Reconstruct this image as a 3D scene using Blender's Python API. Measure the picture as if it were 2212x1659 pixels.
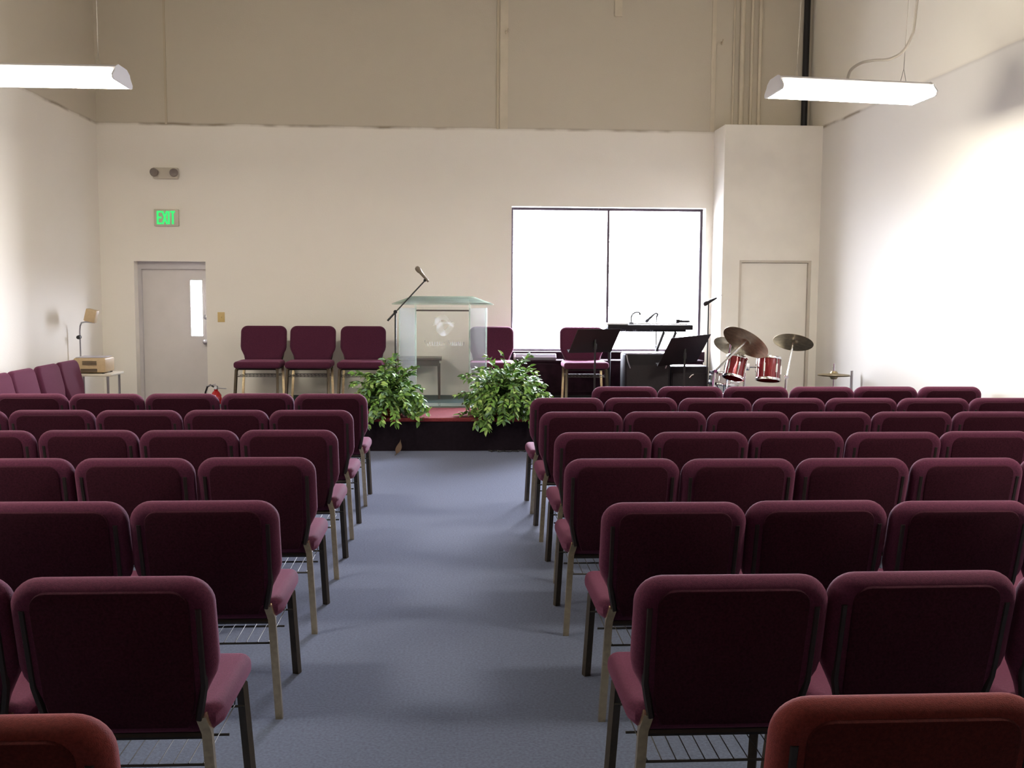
import bpy, bmesh, math, random
from mathutils import Vector, Matrix, Quaternion
random.seed(7)
S = bpy.context.scene
for o in list(bpy.data.objects): bpy.data.objects.remove(o)
COL = S.collection
R = math.radians

# ------------------------------------------------------------------ camera
EYE = 1.62
FOC = 2236.0                                   # focal length for a 2212 px wide frame
yc = Vector((-128, 203.5, -FOC)).normalized()  # the room's depth axis as the lens sees it
xr = Vector((1, -0.006, 0)); xr = (xr - yc * xr.dot(yc)).normalized()
zc = xr.cross(yc)
cd = bpy.data.cameras.new('camera'); cam = bpy.data.objects.new('camera', cd); COL.objects.link(cam)
cd.sensor_width = 36; cd.lens = FOC / 2212 * 36; cd.clip_start = .05; cd.clip_end = 200
m3 = Matrix((xr, yc, zc))
cam.matrix_world = Matrix.Translation((0, 0, EYE)) @ m3.to_4x4()
S.camera = cam

# ------------------------------------------------------------------ sky, light, exposure
SKY = 21.0
FIX = 12.5
w = bpy.data.worlds.new('daylight'); S.world = w; w.use_nodes = True
bg = w.node_tree.nodes['Background']; bg.inputs[0].default_value = (.86, .87, 1, 1); bg.inputs[1].default_value = SKY
# bright overcast sky over a darker ground
wt = w.node_tree; wtc = wt.nodes.new('ShaderNodeTexCoord'); wsx = wt.nodes.new('ShaderNodeSeparateXYZ'); wmr = wt.nodes.new('ShaderNodeMapRange')
wmr.inputs['From Min'].default_value = -.12; wmr.inputs['From Max'].default_value = .06; wmr.inputs['To Min'].default_value = SKY*.22; wmr.inputs['To Max'].default_value = SKY
wt.links.new(wtc.outputs['Generated'], wsx.inputs[0]); wt.links.new(wsx.outputs['Z'], wmr.inputs['Value']); wmx = wt.nodes.new('ShaderNodeMapRange'); wmx.inputs['From Min'].default_value = -.75; wmx.inputs['From Max'].default_value = .25
wmx.inputs['To Min'].default_value = .30; wmx.inputs['To Max'].default_value = 1.2          # the sun stands behind the cloud on one side
wmm = wt.nodes.new('ShaderNodeMath'); wmm.operation = 'MULTIPLY'
wt.links.new(wsx.outputs['X'], wmx.inputs['Value']); wt.links.new(wmr.outputs['Result'], wmm.inputs[0]); wt.links.new(wmx.outputs['Result'], wmm.inputs[1])
wt.links.new(wmm.outputs[0], bg.inputs[1])
S.view_settings.view_transform = 'Standard'; S.view_settings.look = 'None'
S.view_settings.exposure = 2.3; S.view_settings.gamma = 1; S.view_settings.use_curve_mapping = False
S.cycles.use_denoising = True; S.cycles.max_bounces = 10; S.cycles.diffuse_bounces = 6
S.cycles.transparent_max_bounces = 16; S.cycles.sample_clamp_indirect = 8; S.cycles.caustics_reflective = False
for px, pz, sx, sz in ((1.91, 1.73, 2.5, 1.8), (-3.12, 1.38, .2, .75)):   # sampling portals in the two panes
    ld = bpy.data.lights.new('window_portal', 'AREA'); ld.shape = 'RECTANGLE'; ld.size = sx; ld.size_y = sz
    ld.cycles.is_portal = True
    lo = bpy.data.objects.new('window_portal', ld); COL.objects.link(lo); lo.location = (px, 12.98, pz)
    lo.rotation_euler = (R(-90), 0, 0)

# ------------------------------------------------------------------ materials
def nd(t, k, **kw):
    n = t.nodes.new(k)
    for a, b in kw.items(): setattr(n, a, b)
    return n
def mat(name, col, rough=.6, metal=0., noise=0., nscale=40., bump=0., bscale=200., sheen=0., coat=0., spec=.5):
    m = bpy.data.materials.new(name); m.use_nodes = True; t = m.node_tree
    b = t.nodes['Principled BSDF']
    b.inputs['Base Color'].default_value = (*col, 1); b.inputs['Roughness'].default_value = rough
    b.inputs['Metallic'].default_value = metal; b.inputs['Specular IOR Level'].default_value = spec
    if sheen:
        b.inputs['Sheen Weight'].default_value = sheen; b.inputs['Sheen Roughness'].default_value = .5
        b.inputs['Sheen Tint'].default_value = (min(1, col[0]*4+.25), min(1, col[1]*4+.15), min(1, col[2]*4+.2), 1)
    if coat: b.inputs['Coat Weight'].default_value = coat
    tc = nd(t, 'ShaderNodeTexCoord')
    if noise:
        n = nd(t, 'ShaderNodeTexNoise'); n.inputs['Scale'].default_value = nscale; n.inputs['Detail'].default_value = 4
        t.links.new(tc.outputs['Object'], n.inputs['Vector'])
        r = nd(t, 'ShaderNodeValToRGB')
        r.color_ramp.elements[0].position = .3; r.color_ramp.elements[1].position = .7
        r.color_ramp.elements[0].color = (*[c*(1-noise) for c in col], 1)
        r.color_ramp.elements[1].color = (*[min(1, c*(1+noise)) for c in col], 1)
        t.links.new(n.outputs['Fac'], r.inputs['Fac']); t.links.new(r.outputs['Color'], b.inputs['Base Color'])
    if bump:
        n2 = nd(t, 'ShaderNodeTexNoise'); n2.inputs['Scale'].default_value = bscale
        t.links.new(tc.outputs['Object'], n2.inputs['Vector'])
        bp = nd(t, 'ShaderNodeBump'); bp.inputs['Strength'].default_value = bump; bp.inputs['Distance'].default_value = .003
        t.links.new(n2.outputs['Fac'], bp.inputs['Height']); t.links.new(bp.outputs['Normal'], b.inputs['Normal'])
    return m
def emis(name, col, s):
    m = bpy.data.materials.new(name); m.use_nodes = True; t = m.node_tree; t.nodes.clear()
    e = nd(t, 'ShaderNodeEmission'); e.inputs[0].default_value = (*col, 1); e.inputs[1].default_value = s
    o = nd(t, 'ShaderNodeOutputMaterial'); t.links.new(e.outputs[0], o.inputs[0]); return m
def clear(name, tint, refl=.1, rough=.02, milk=0., milkcol=(.8, .82, .85)):
    m = bpy.data.materials.new(name); m.use_nodes = True; t = m.node_tree; t.nodes.clear()
    tr = nd(t, 'ShaderNodeBsdfTransparent'); tr.inputs[0].default_value = (*tint, 1)
    gl = nd(t, 'ShaderNodeBsdfGlossy'); gl.inputs['Roughness'].default_value = rough
    lw = nd(t, 'ShaderNodeLayerWeight'); lw.inputs[0].default_value = refl
    mx = nd(t, 'ShaderNodeMixShader'); o = nd(t, 'ShaderNodeOutputMaterial')
    t.links.new(lw.outputs['Fresnel'], mx.inputs[0]); t.links.new(tr.outputs[0], mx.inputs[1]); t.links.new(gl.outputs[0], mx.inputs[2])
    out = mx
    if milk:
        df = nd(t, 'ShaderNodeBsdfDiffuse'); df.inputs[0].default_value = (*milkcol, 1)
        m2 = nd(t, 'ShaderNodeMixShader'); m2.inputs[0].default_value = milk
        t.links.new(mx.outputs[0], m2.inputs[1]); t.links.new(df.outputs[0], m2.inputs[2]); out = m2
    t.links.new(out.outputs[0], o.inputs[0]); return m

PAINT_Z = 3.555
def wall_mat(name, low, high, courses=False):
    """white paint up to the paint line, older tan coat above it, with smudges along the ragged edge"""
    m = bpy.data.materials.new(name); m.use_nodes = True; t = m.node_tree; L = t.links.new
    b = t.nodes['Principled BSDF']; b.inputs['Roughness'].default_value = .55; b.inputs['Specular IOR Level'].default_value = .35
    g = nd(t, 'ShaderNodeNewGeometry'); sp = nd(t, 'ShaderNodeSeparateXYZ'); L(g.outputs['Position'], sp.inputs[0])
    n = nd(t, 'ShaderNodeTexNoise'); n.inputs['Scale'].default_value = 2.2; n.inputs['Detail'].default_value = 6
    L(g.outputs['Position'], n.inputs['Vector'])
    def mth(op, a, bb, clampv=False):
        k = nd(t, 'ShaderNodeMath', operation=op); k.use_clamp = clampv
        for i, v in enumerate((a, bb)):
            if isinstance(v, (int, float)): k.inputs[i].default_value = v
            else: L(v, k.inputs[i])
        return k.outputs[0]
    jit = mth('MULTIPLY', mth('SUBTRACT', n.outputs['Fac'], .5), .035)
    zz = mth('ADD', sp.outputs['Z'], jit)
    up = mth('MULTIPLY', mth('SUBTRACT', zz, PAINT_Z), 120, True)
    mx = nd(t, 'ShaderNodeMix', data_type='RGBA'); L(up, mx.inputs[0])
    mx.inputs[6].default_value = (*low, 1); mx.inputs[7].default_value = (*high, 1)
    # the brown smear that runs along the edge
    near = mth('SUBTRACT', 1, mth('MULTIPLY', mth('ABSOLUTE', mth('SUBTRACT', zz, PAINT_Z), 0), 38), True)
    n2 = nd(t, 'ShaderNodeTexNoise'); n2.inputs['Scale'].default_value = 1.7; n2.inputs['Detail'].default_value = 3
    mp = nd(t, 'ShaderNodeMapping'); mp.inputs['Scale'].default_value = (1, 1, .15); L(g.outputs['Position'], mp.inputs[0]); L(mp.outputs[0], n2.inputs['Vector'])
    blot = mth('MULTIPLY', mth('SUBTRACT', n2.outputs['Fac'], .47), 7, True)
    sm = mth('MULTIPLY', near, mth('ADD', mth('MULTIPLY', blot, .75), .22), True)
    m2 = nd(t, 'ShaderNodeMix', data_type='RGBA'); L(sm, m2.inputs[0]); L(mx.outputs[2], m2.inputs[6]); m2.inputs[7].default_value = (.27, .21, .14, 1)
    # faint mottling of the paint
    n3 = nd(t, 'ShaderNodeTexNoise'); n3.inputs['Scale'].default_value = 1.1; n3.inputs['Detail'].default_value = 5; L(g.outputs['Position'], n3.inputs['Vector'])
    m3_ = nd(t, 'ShaderNodeMix', data_type='RGBA', blend_type='MULTIPLY'); L(mth('MULTIPLY', n3.outputs['Fac'], .16), m3_.inputs[0]); L(m2.outputs[2], m3_.inputs[6])
    m3_.inputs[7].default_value = (.8, .77, .7, 1)
    L(m3_.outputs[2], b.inputs['Base Color'])
    bp = nd(t, 'ShaderNodeBump'); bp.inputs['Strength'].default_value = .25; bp.inputs['Distance'].default_value = .004
    n4 = nd(t, 'ShaderNodeTexNoise'); n4.inputs['Scale'].default_value = 60; L(g.outputs['Position'], n4.inputs['Vector'])
    hgt = n4.outputs['Fac']
    if courses:                                   # block courses show through the paint above the line
        fr = mth('FRACT', mth('DIVIDE', sp.outputs['Z'], .2), 0)
        ln = mth('MULTIPLY', mth('LESS_THAN', fr, .06), up)
        hgt = mth('SUBTRACT', mth('MULTIPLY', hgt, .3), mth('MULTIPLY', ln, 3.5))
    L(hgt, bp.inputs['Height']); L(bp.outputs['Normal'], b.inputs['Normal'])
    return m

LOW, HIGH = (.87, .83, .765), (.60, .545, .45)
M = {}
M['wall'] = wall_mat('wall_paint', LOW, HIGH)
M['wallr'] = wall_mat('block_wall_paint', (.73, .70, .655), (.80, .755, .665), True)
M['white'] = mat('white_paint', (.80, .765, .70), .55, noise=.04, nscale=3)
M['doorpaint'] = mat('door_paint', (.66, .62, .60), .45, noise=.03, nscale=5)
M['doorframe'] = mat('door_frame_paint', (.55, .52, .53), .45)
M['tan'] = mat('tan_paint', (.64, .57, .45), .6, noise=.08, nscale=4)
M['tan_dark'] = mat('dark_tan_paint', (.55, .48, .36), .7)  # darker tan for the wall seams and anchor bolts
M['ceil'] = mat('dark_roof_deck', (.46, .42, .36), .8, noise=.1, nscale=3)
M['carpet'] = mat('blue_grey_carpet', (.098, .117, .172), .95, noise=.22, nscale=90, bump=.6, bscale=350, sheen=.15, spec=.1)
M['teal'] = mat('dark_teal_carpet', (.055, .085, .085), .95, noise=.2, nscale=80, bump=.5, bscale=300, spec=.1)
M['burg_carpet'] = mat('burgundy_carpet', (.17, .03, .035), .9, noise=.2, nscale=80, bump=.5, bscale=300, spec=.15)
M['skirt'] = mat('stage_skirt_cloth', (.011, .007, .011), .95, noise=.2, nscale=30, spec=.1)
M['fabric'] = mat('burgundy_upholstery', (.070, .0145, .036), .85, noise=.25, nscale=160, bump=.5, bscale=500, sheen=.45, spec=.15)
M['fabric_red'] = mat('redder_upholstery', (.105, .016, .013), .85, noise=.25, nscale=160, bump=.5, bscale=500, sheen=.45, spec=.15)  # redder tone given to the two last-row chairs alone
M['backcloth'] = mat('burgundy_back_panel', (.034, .0068, .0145), .9, noise=.3, nscale=140, bump=.4, bscale=450, sheen=.1, spec=.1)
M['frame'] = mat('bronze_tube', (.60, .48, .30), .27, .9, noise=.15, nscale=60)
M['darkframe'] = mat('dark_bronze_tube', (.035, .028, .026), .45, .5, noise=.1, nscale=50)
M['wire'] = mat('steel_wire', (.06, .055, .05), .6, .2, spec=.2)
M['frontleg'] = mat('shaded_bronze_tube', (.10, .078, .055), .4, .7, noise=.1, nscale=50)  # frame bronze darkened so the front legs carry their shade in the colour
M['chrome'] = mat('chrome', (.82, .82, .84), .12, 1)
M['black'] = mat('black_metal', (.012, .011, .013), .45, .2)
M['blackplastic'] = mat('black_plastic', (.010, .008, .011), .6, spec=.2, noise=.1, nscale=30)
M['greycloth'] = mat('dark_grey_grille_cloth', (.014, .012, .015), .85, noise=.3, nscale=120)
M['darkwood'] = mat('dark_wood', (.022, .009, .015), .8, noise=.3, nscale=12, spec=.08)
M['tablewood'] = mat('brown_table_wood', (.045, .022, .016), .4, noise=.3, nscale=14, coat=.2)
M['silver'] = mat('brushed_silver', (.50, .48, .56), .3, .4)
M['window_frame'] = mat('bronze_aluminium', (.05, .035, .05), .4, .6)
M['glass'] = clear('window_glass', (.96, .98, .98), .08)
M['acrylic'] = clear('clear_acrylic', (.965, .975, .965), .10, .03, .03)
M['acrylic_side'] = clear('clear_acrylic_wing', (.93, .97, .985), .12, .05, .22, (.85, .90, .95))
M['acrylic_wing'] = clear('clear_acrylic_far_wing', (.93, .97, .985), .12, .05, .10, (.85, .90, .95))
M['acrylic_top'] = clear('green_tinted_glass', (.90, .95, .91), .08, .04, .22, (.80, .88, .80))
M['etch'] = clear('frosted_etching', (1, 1, 1), .1, .3, .30, (.88, .88, .92))
M['leafA'] = mat('leaf_mid_green', (.16, .32, .06), .6, noise=.3, nscale=25)
M['leafB'] = mat('leaf_dark_green', (.07, .15, .035), .6, noise=.3, nscale=25)
M['leafC'] = mat('leaf_light_green', (.33, .49, .14), .6, noise=.3, nscale=25)
M['leafD'] = mat('leaf_blue_green', (.17, .30, .18), .6, noise=.3, nscale=25)
M['stem'] = mat('brown_stem', (.07, .05, .025), .7)
M['wicker'] = mat('orange_wicker', (.30, .075, .02), .6, noise=.4, nscale=60, bump=.8, bscale=120)
M['red'] = mat('red_enamel', (.45, .012, .012), .25, coat=.6)
M['drumred'] = mat('red_drum_wrap', (.22, .008, .014), .18, .3, noise=.25, nscale=150, coat=.8)
M['head'] = mat('white_drum_head', (.75, .74, .70), .5)
M['brass'] = mat('cymbal_bronze', (.30, .24, .14), .45, .9, noise=.25, nscale=20)
M['beige'] = mat('beige_plastic', (.50, .37, .22), .5, noise=.05)
M['beige_dark'] = mat('brown_vent_plastic', (.10, .07, .045), .6)
M['white_enamel'] = mat('white_enamel', (.78, .77, .80), .35)
M['ivory'] = mat('ivory_plastic', (.62, .45, .18), .4)
M['offwhite'] = mat('off_white_plastic', (.60, .55, .46), .5)
M['lampgrey'] = mat('grey_lamp_lens', (.22, .18, .16), .3)
M['cord'] = mat('grey_cord', (.46, .42, .37), .6)
M['lens'] = emis('lit_fluorescent_lens', (1, .93, .79), FIX)
M['green'] = emis('green_exit_light', (.06, .85, .20), .22)
M['leafdry'] = mat('dry_brown_leaf', (.10, .06, .04), .7)
M['steel'] = mat('satin_steel', (.45, .44, .46), .3, .9)

# ------------------------------------------------------------------ mesh helpers
class MB:
    def __init__(s): s.bm = bmesh.new()
    def add(s, fn, T=None, mi=0):
        b = bmesh.new(); fn(b)
        if T is not None: b.transform(T)
        for f in b.faces: f.material_index = mi
        me = bpy.data.meshes.new('tmp'); b.to_mesh(me); b.free(); s.bm.from_mesh(me); bpy.data.meshes.remove(me); return s
    def box(s, x0, x1, y0, y1, z0, z1, bev=0., seg=2, T=None, mi=0):
        def f(b):
            bmesh.ops.create_cube(b, size=1)
            b.transform(Matrix.Translation(((x0+x1)/2, (y0+y1)/2, (z0+z1)/2)) @ Matrix.Diagonal((x1-x0, y1-y0, z1-z0, 1)))
            if bev: bmesh.ops.bevel(b, geom=b.edges[:], offset=bev, segments=seg, profile=.5, affect='EDGES')
        return s.add(f, T, mi)
    def tube(s, pts, r, n=8, T=None, mi=0, r1=None, square=False):
        pts = [Vector(p) for p in pts]
        def f(b):
            rings = []; up = None
            for i, p in enumerate(pts):
                if i == 0: t = pts[1]-p
                elif i == len(pts)-1: t = p-pts[i-1]
                else: t = (pts[i+1]-p).normalized() + (p-pts[i-1]).normalized()
                t.normalize()
                if up is None: up = Vector((0, 0, 1)) if abs(t.z) < .9 else Vector((0, 1, 0))
                a = t.cross(up).normalized(); c = a.cross(t).normalized(); up = c
                rr = r if r1 is None else r + (r1-r)*i/(len(pts)-1)
                ring = []
                for k in range(n):
                    an = 2*math.pi*(k+(.5 if square else 0))/n
                    ring.append(b.verts.new(p + (a*math.cos(an) + c*math.sin(an))*rr))
                rings.append(ring)
            for i in range(len(rings)-1):
                for k in range(n): b.faces.new((rings[i][k], rings[i][(k+1) % n], rings[i+1][(k+1) % n], rings[i+1][k]))
            b.faces.new(rings[0][::-1]); b.faces.new(rings[-1])
            bmesh.ops.recalc_face_normals(b, faces=b.faces[:])
        return s.add(f, T, mi)
    def lathe(s, prof, n=28, T=None, mi=0):
        def f(b):
            rings = []
            for r, z in prof:
                if r < 1e-5: rings.append([b.verts.new((0, 0, z))])
                else: rings.append([b.verts.new((r*math.cos(2*math.pi*k/n), r*math.sin(2*math.pi*k/n), z)) for k in range(n)])
            for A, B in zip(rings, rings[1:]):
                for k in range(n):
                    k2 = (k+1) % n
                    if len(A) == 1 and len(B) == 1: continue
                    if len(A) == 1: b.faces.new((A[0], B[k], B[k2]))
                    elif len(B) == 1: b.faces.new((A[k], B[0], A[k2]))
                    else: b.faces.new((A[k], B[k], B[k2], A[k2]))
            bmesh.ops.recalc_face_normals(b, faces=b.faces[:])
        return s.add(f, T, mi)
    def prism(s, outline, h, bev=0., seg=4, T=None, mi=0):
        """outline in XY, extruded along Z, rounded along both rims"""
        def f(b):
            vs = [b.verts.new((x, y, 0)) for x, y in outline]
            fa = b.faces.new(vs)
            r = bmesh.ops.extrude_face_region(b, geom=[fa])
            nv = [v for v in r['geom'] if isinstance(v, bmesh.types.BMVert)]
            for v in nv: v.co.z += h
            bmesh.ops.recalc_face_normals(b, faces=b.faces[:])
            if bev:
                es = [e for e in b.edges if abs(e.verts[0].co.z-e.verts[1].co.z) < 1e-6]
                bmesh.ops.bevel(b, geom=es, offset=bev, segments=seg, profile=.5, affect='EDGES')
        return s.add(f, T, mi)
    def mesh(s, name, mats, smooth=True, angle=40):
        me = bpy.data.meshes.new(name); s.bm.to_mesh(me); s.bm.free()
        for m in (mats if isinstance(mats, (list, tuple)) else [mats]): me.materials.append(m)
        if smooth:
            for p in me.polygons: p.use_smooth = True
            try: me.set_sharp_from_angle(angle=R(angle))
            except Exception: pass
        return me
    def build(s, name, mats, parent=None, smooth=True, angle=40, label=None):
        o = bpy.data.objects.new(name, s.mesh(name, mats, smooth, angle)); COL.objects.link(o)
        if parent: o.parent = parent
        if label: o['label'] = label
        return o
def tag(o, label, cat, group=None, kind=None):
    o['label'] = label; o['category'] = cat
    if group: o['group'] = group
    if kind: o['kind'] = kind
    return o
def thing(name, label, cat, loc=(0, 0, 0), rz=0, group=None):
    o = bpy.data.objects.new(name, None); COL.objects.link(o); o.location = loc; o.rotation_euler = (0, 0, rz)
    o.empty_display_size = .1
    return tag(o, label, cat, group)
def struct(name, mb, m, label=None, parent=None, smooth=False):
    o = mb.build(name, m, parent, smooth)
    if not parent:
        o['kind'] = 'structure'
        if label: o['label'] = label
    return o
def aim(p, d, up=None):
    """matrix that puts local Z along d at point p"""
    q = Vector(d).normalized().to_track_quat('Z', 'Y'); return Matrix.Translation(p) @ q.to_matrix().to_4x4()
def arc(cx, cz, r, a0, a1, n):
    return [(cx+r*math.cos(R(a0+(a1-a0)*i/n)), cz+r*math.sin(R(a0+(a1-a0)*i/n))) for i in range(n+1)]

# ------------------------------------------------------------------ the room
XL, XR_, YB, YF, ZT = -4.2, 4.36, 12.7, -5.0, 6.0
struct('floor', MB().box(XL-.3, XR_+.3, YF-.3, YB+.35, -.2, 0), M['carpet'], 'blue grey carpeted floor')
struct('ceiling', MB().box(XL-.3, XR_+.3, YF-.3, YB+.35, ZT, ZT+.2), M['ceil'])
struct('wall_left', MB().box(XL-.3, XL, YF-.3, YB+.35, 0, ZT), M['wall'])
struct('wall_right', MB().box(XR_, XR_+.3, YF-.3, YB+.35, 0, ZT), M['wallr'])
struct('wall_rear', MB().box(XL, XR_, YF-.3, YF, 0, ZT), M['tan'])
WX0, WX1, WZ0, WZ1 = .715, 3.105, .862, 2.635
DX0, DX1, DZ1 = -3.81, -2.965, 1.94
wb = MB()
T_ = .32
wb.box(XL, DX0, YB, YB+T_, 0, ZT); wb.box(DX0, DX1, YB, YB+T_, DZ1, ZT); wb.box(DX1, WX0, YB, YB+T_, 0, ZT)
wb.box(WX0, WX1, YB, YB+T_, 0, WZ0); wb.box(WX0, WX1, YB, YB+T_, WZ1, ZT); wb.box(WX1, XR_, YB, YB+T_, 0, ZT)
struct('wall_back', wb, M['wall'])
# closet built out into the far corner, with its own door
BX0, BY = 3.19, 12.2
CX0, CX1, CZ = 3.40, 4.27, 1.99
cb = MB()
cb.box(BX0, CX0, BY, YB, 0, 3.57); cb.box(CX1, XR_, BY, YB, 0, 3.57); cb.box(CX0, CX1, BY, YB, CZ, 3.57); cb.box(CX0, CX1, BY+.25, YB, 0, CZ)
struct('wall_corner', cb, M['white'], 'white closet built out in the far corner')
d2 = struct('door_2', MB().box(CX0+.035, CX1-.035, BY+.045, BY+.09, .012, CZ-.03), M['white'], 'flush white closet door beside the drums')
f2 = MB(); f2.box(CX0, CX0+.03, BY+.01, BY+.13, 0, CZ); f2.box(CX1-.03, CX1, BY+.01, BY+.13, 0, CZ); f2.box(CX0+.03, CX1-.03, BY+.01, BY+.13, CZ-.026, CZ)
struct('door_frame', f2, mat('closet_frame_shade_tone', (.55, .50, .43), .5), parent=d2)  # frame colour darkened to draw the shadow line around the closet door
# exit door with its narrow lite
d1m = MB(); LX0, LX1, LZ0, LZ1 = -3.20, -3.055, 1.035, 1.72
dy0, dy1 = YB+.2, YB+.245; a0, a1 = DX0+.035, DX1-.018
d1m.box(a0, LX0, dy0, dy1, .002, DZ1-.085); d1m.box(LX1, a1, dy0, dy1, .002, DZ1-.085)
d1m.box(LX0, LX1, dy0, dy1, .002, LZ0); d1m.box(LX0, LX1, dy0, dy1, LZ1, DZ1-.085)
d1 = struct('door_1', d1m, M['doorpaint'], 'pale grey exit door with a narrow lit pane')
fr = MB(); fr.box(DX0, DX0+.04, YB+.15, dy1+.05, 0, DZ1); fr.box(DX1-.022, DX1, YB+.15, dy1+.05, 0, DZ1); fr.box(DX0+.04, DX1-.022, YB+.15, dy1+.05, DZ1-.09, DZ1)
struct('door_frame', fr, M['doorframe'], parent=d1)
struct('glass_pane', MB().box(LX0, LX1, dy0+.018, dy0+.026, LZ0, LZ1), M['glass'], parent=d1)
lf = MB()
for bx in ((LX0-.018, LX0+.004, LZ0-.018, LZ1+.018), (LX1-.004, LX1+.018, LZ0-.018, LZ1+.018)): lf.box(bx[0], bx[1], dy0-.008, dy0+.004, bx[2], bx[3])
lf.box(LX0, LX1, dy0-.008, dy0+.004, LZ0-.018, LZ0+.004); lf.box(LX0, LX1, dy0-.008, dy0+.004, LZ1-.004, LZ1+.018)
struct('pane_bead', lf, M['doorpaint'], parent=d1)
kx = a1-.034
kb = MB(); kb.lathe([(0, 0), (.03, 0), (.03, .012), (.012, .016), (.012, .045), (.028, .055), (.03, .075), (.018, .088), (0, .09)], 20, aim((kx, dy0, .965), (0, -1, 0)))
kb.build('door_knob', M['steel'], d1)
db = MB(); db.lathe([(0, 0), (.03, 0), (.03, .014), (.018, .022), (0, .022)], 20, aim((kx, dy0, 1.27), (0, -1, 0))); db.build('deadbolt', M['steel'], d1)
# window
wy = YB+.17
wf = MB()
for x0, x1, z0, z1 in ((WX0, WX0+.03, WZ0, WZ1), (WX1-.03, WX1, WZ0, WZ1), (1.912, 1.942, WZ0+.03, WZ1-.03), (WX0+.03, WX1-.03, WZ0, WZ0+.03), (WX0+.03, WX1-.03, WZ1-.03, WZ1)):
    wf.box(x0, x1, wy, wy+.05, z0, z1)
win = struct('window_1', wf, M['window_frame'], 'wide bright window in two panes')
for x0, x1 in ((WX0+.03, 1.912), (1.942, WX1-.03)):
    struct('window_pane', MB().box(x0, x1, wy+.02, wy+.028, WZ0+.03, WZ1-.03), M['glass'], parent=win)
# battens, seams and pipes on the tan upper part of the far wall
def vtrim(n, x0, x1, z0, z1, d, m): struct('trim_%d' % n, MB().box(x0, x1, YB-d, YB, z0, z1), m)
vtrim(1, .525, .552, PAINT_Z, ZT, .012, M['tan_dark']); vtrim(2, .565, .66, PAINT_Z+.0, ZT, .006, M['tan'])
vtrim(3, -3.40, -3.375, PAINT_Z, ZT, .012, M['tan_dark']); vtrim(4, 1.94, 2.03, 4.90, ZT, .02, M['tan'])
vtrim(5, 3.13, 3.18, PAINT_Z, ZT, .012, M['tan'])
for i, (x, r) in enumerate(((3.40, .012), (3.50, .03), (3.62, .018), (3.72, .022))):
    pm = MB().tube([(x, YB-r-.002, 3.575), (x, YB-r-.002, ZT)], r, 14)
    tag(pm.build('conduit_pipe', M['tan']), ['thin tan conduit, nearest the window, on upper wall above the closet', 'thickest tan pipe on upper wall above the closet', 'middle tan pipe beside the thickest pipe above the closet', 'tan pipe nearest the black downpipe above the closet'][i], 'pipe', 'tan pipes above the closet')
tag(MB().tube([(4.275, YB-.06, 3.575), (4.275, YB-.06, ZT)], .038, 14).build('downpipe', M['black']), 'black vertical downpipe in the corner above the closet', 'pipe')
for i, (x, z) in enumerate(((.64, 4.70), (3.25, 4.62))):
    b_ = MB(); b_.lathe([(0, 0), (.02, 0), (.02, .006), (.009, .008), (.009, .04), (0, .042)], 12, aim((x, YB-(.006 if i == 0 else 0), z), (0, -1, 0)))
    b_.tube([(x-.012, YB-.05, z-.035), (x+.012, YB-.03, z+.035)], .007, 6)
    tag(b_.build('wall_anchor', M['tan_dark']), ['small anchor bolt beside the seam above the window', 'small anchor bolt beside the pipes above the closet'][i], 'bolt')

# stage
SX0, SX1, SY0, SZ = -2.60, 2.94, 10.37, .33
st = struct('stage', MB().box(SX0, SX1, SY0+.95, YB, 0, SZ), M['teal'], 'low carpeted stage platform against the far wall')
struct('carpet_border', MB().box(SX0, SX1, SY0+.02, SY0+.95, .02, SZ), M['burg_carpet'], parent=st)
struct('nosing', MB().box(SX0, SX1, SY0-.012, SY0+.025, SZ-.035, SZ+.004, .012, 3), M['burg_carpet'], parent=st)
struct('front_skirt', MB().box(SX0, SX1, SY0, SY0+.02, 0, SZ-.03), M['skirt'], parent=st)

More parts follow.
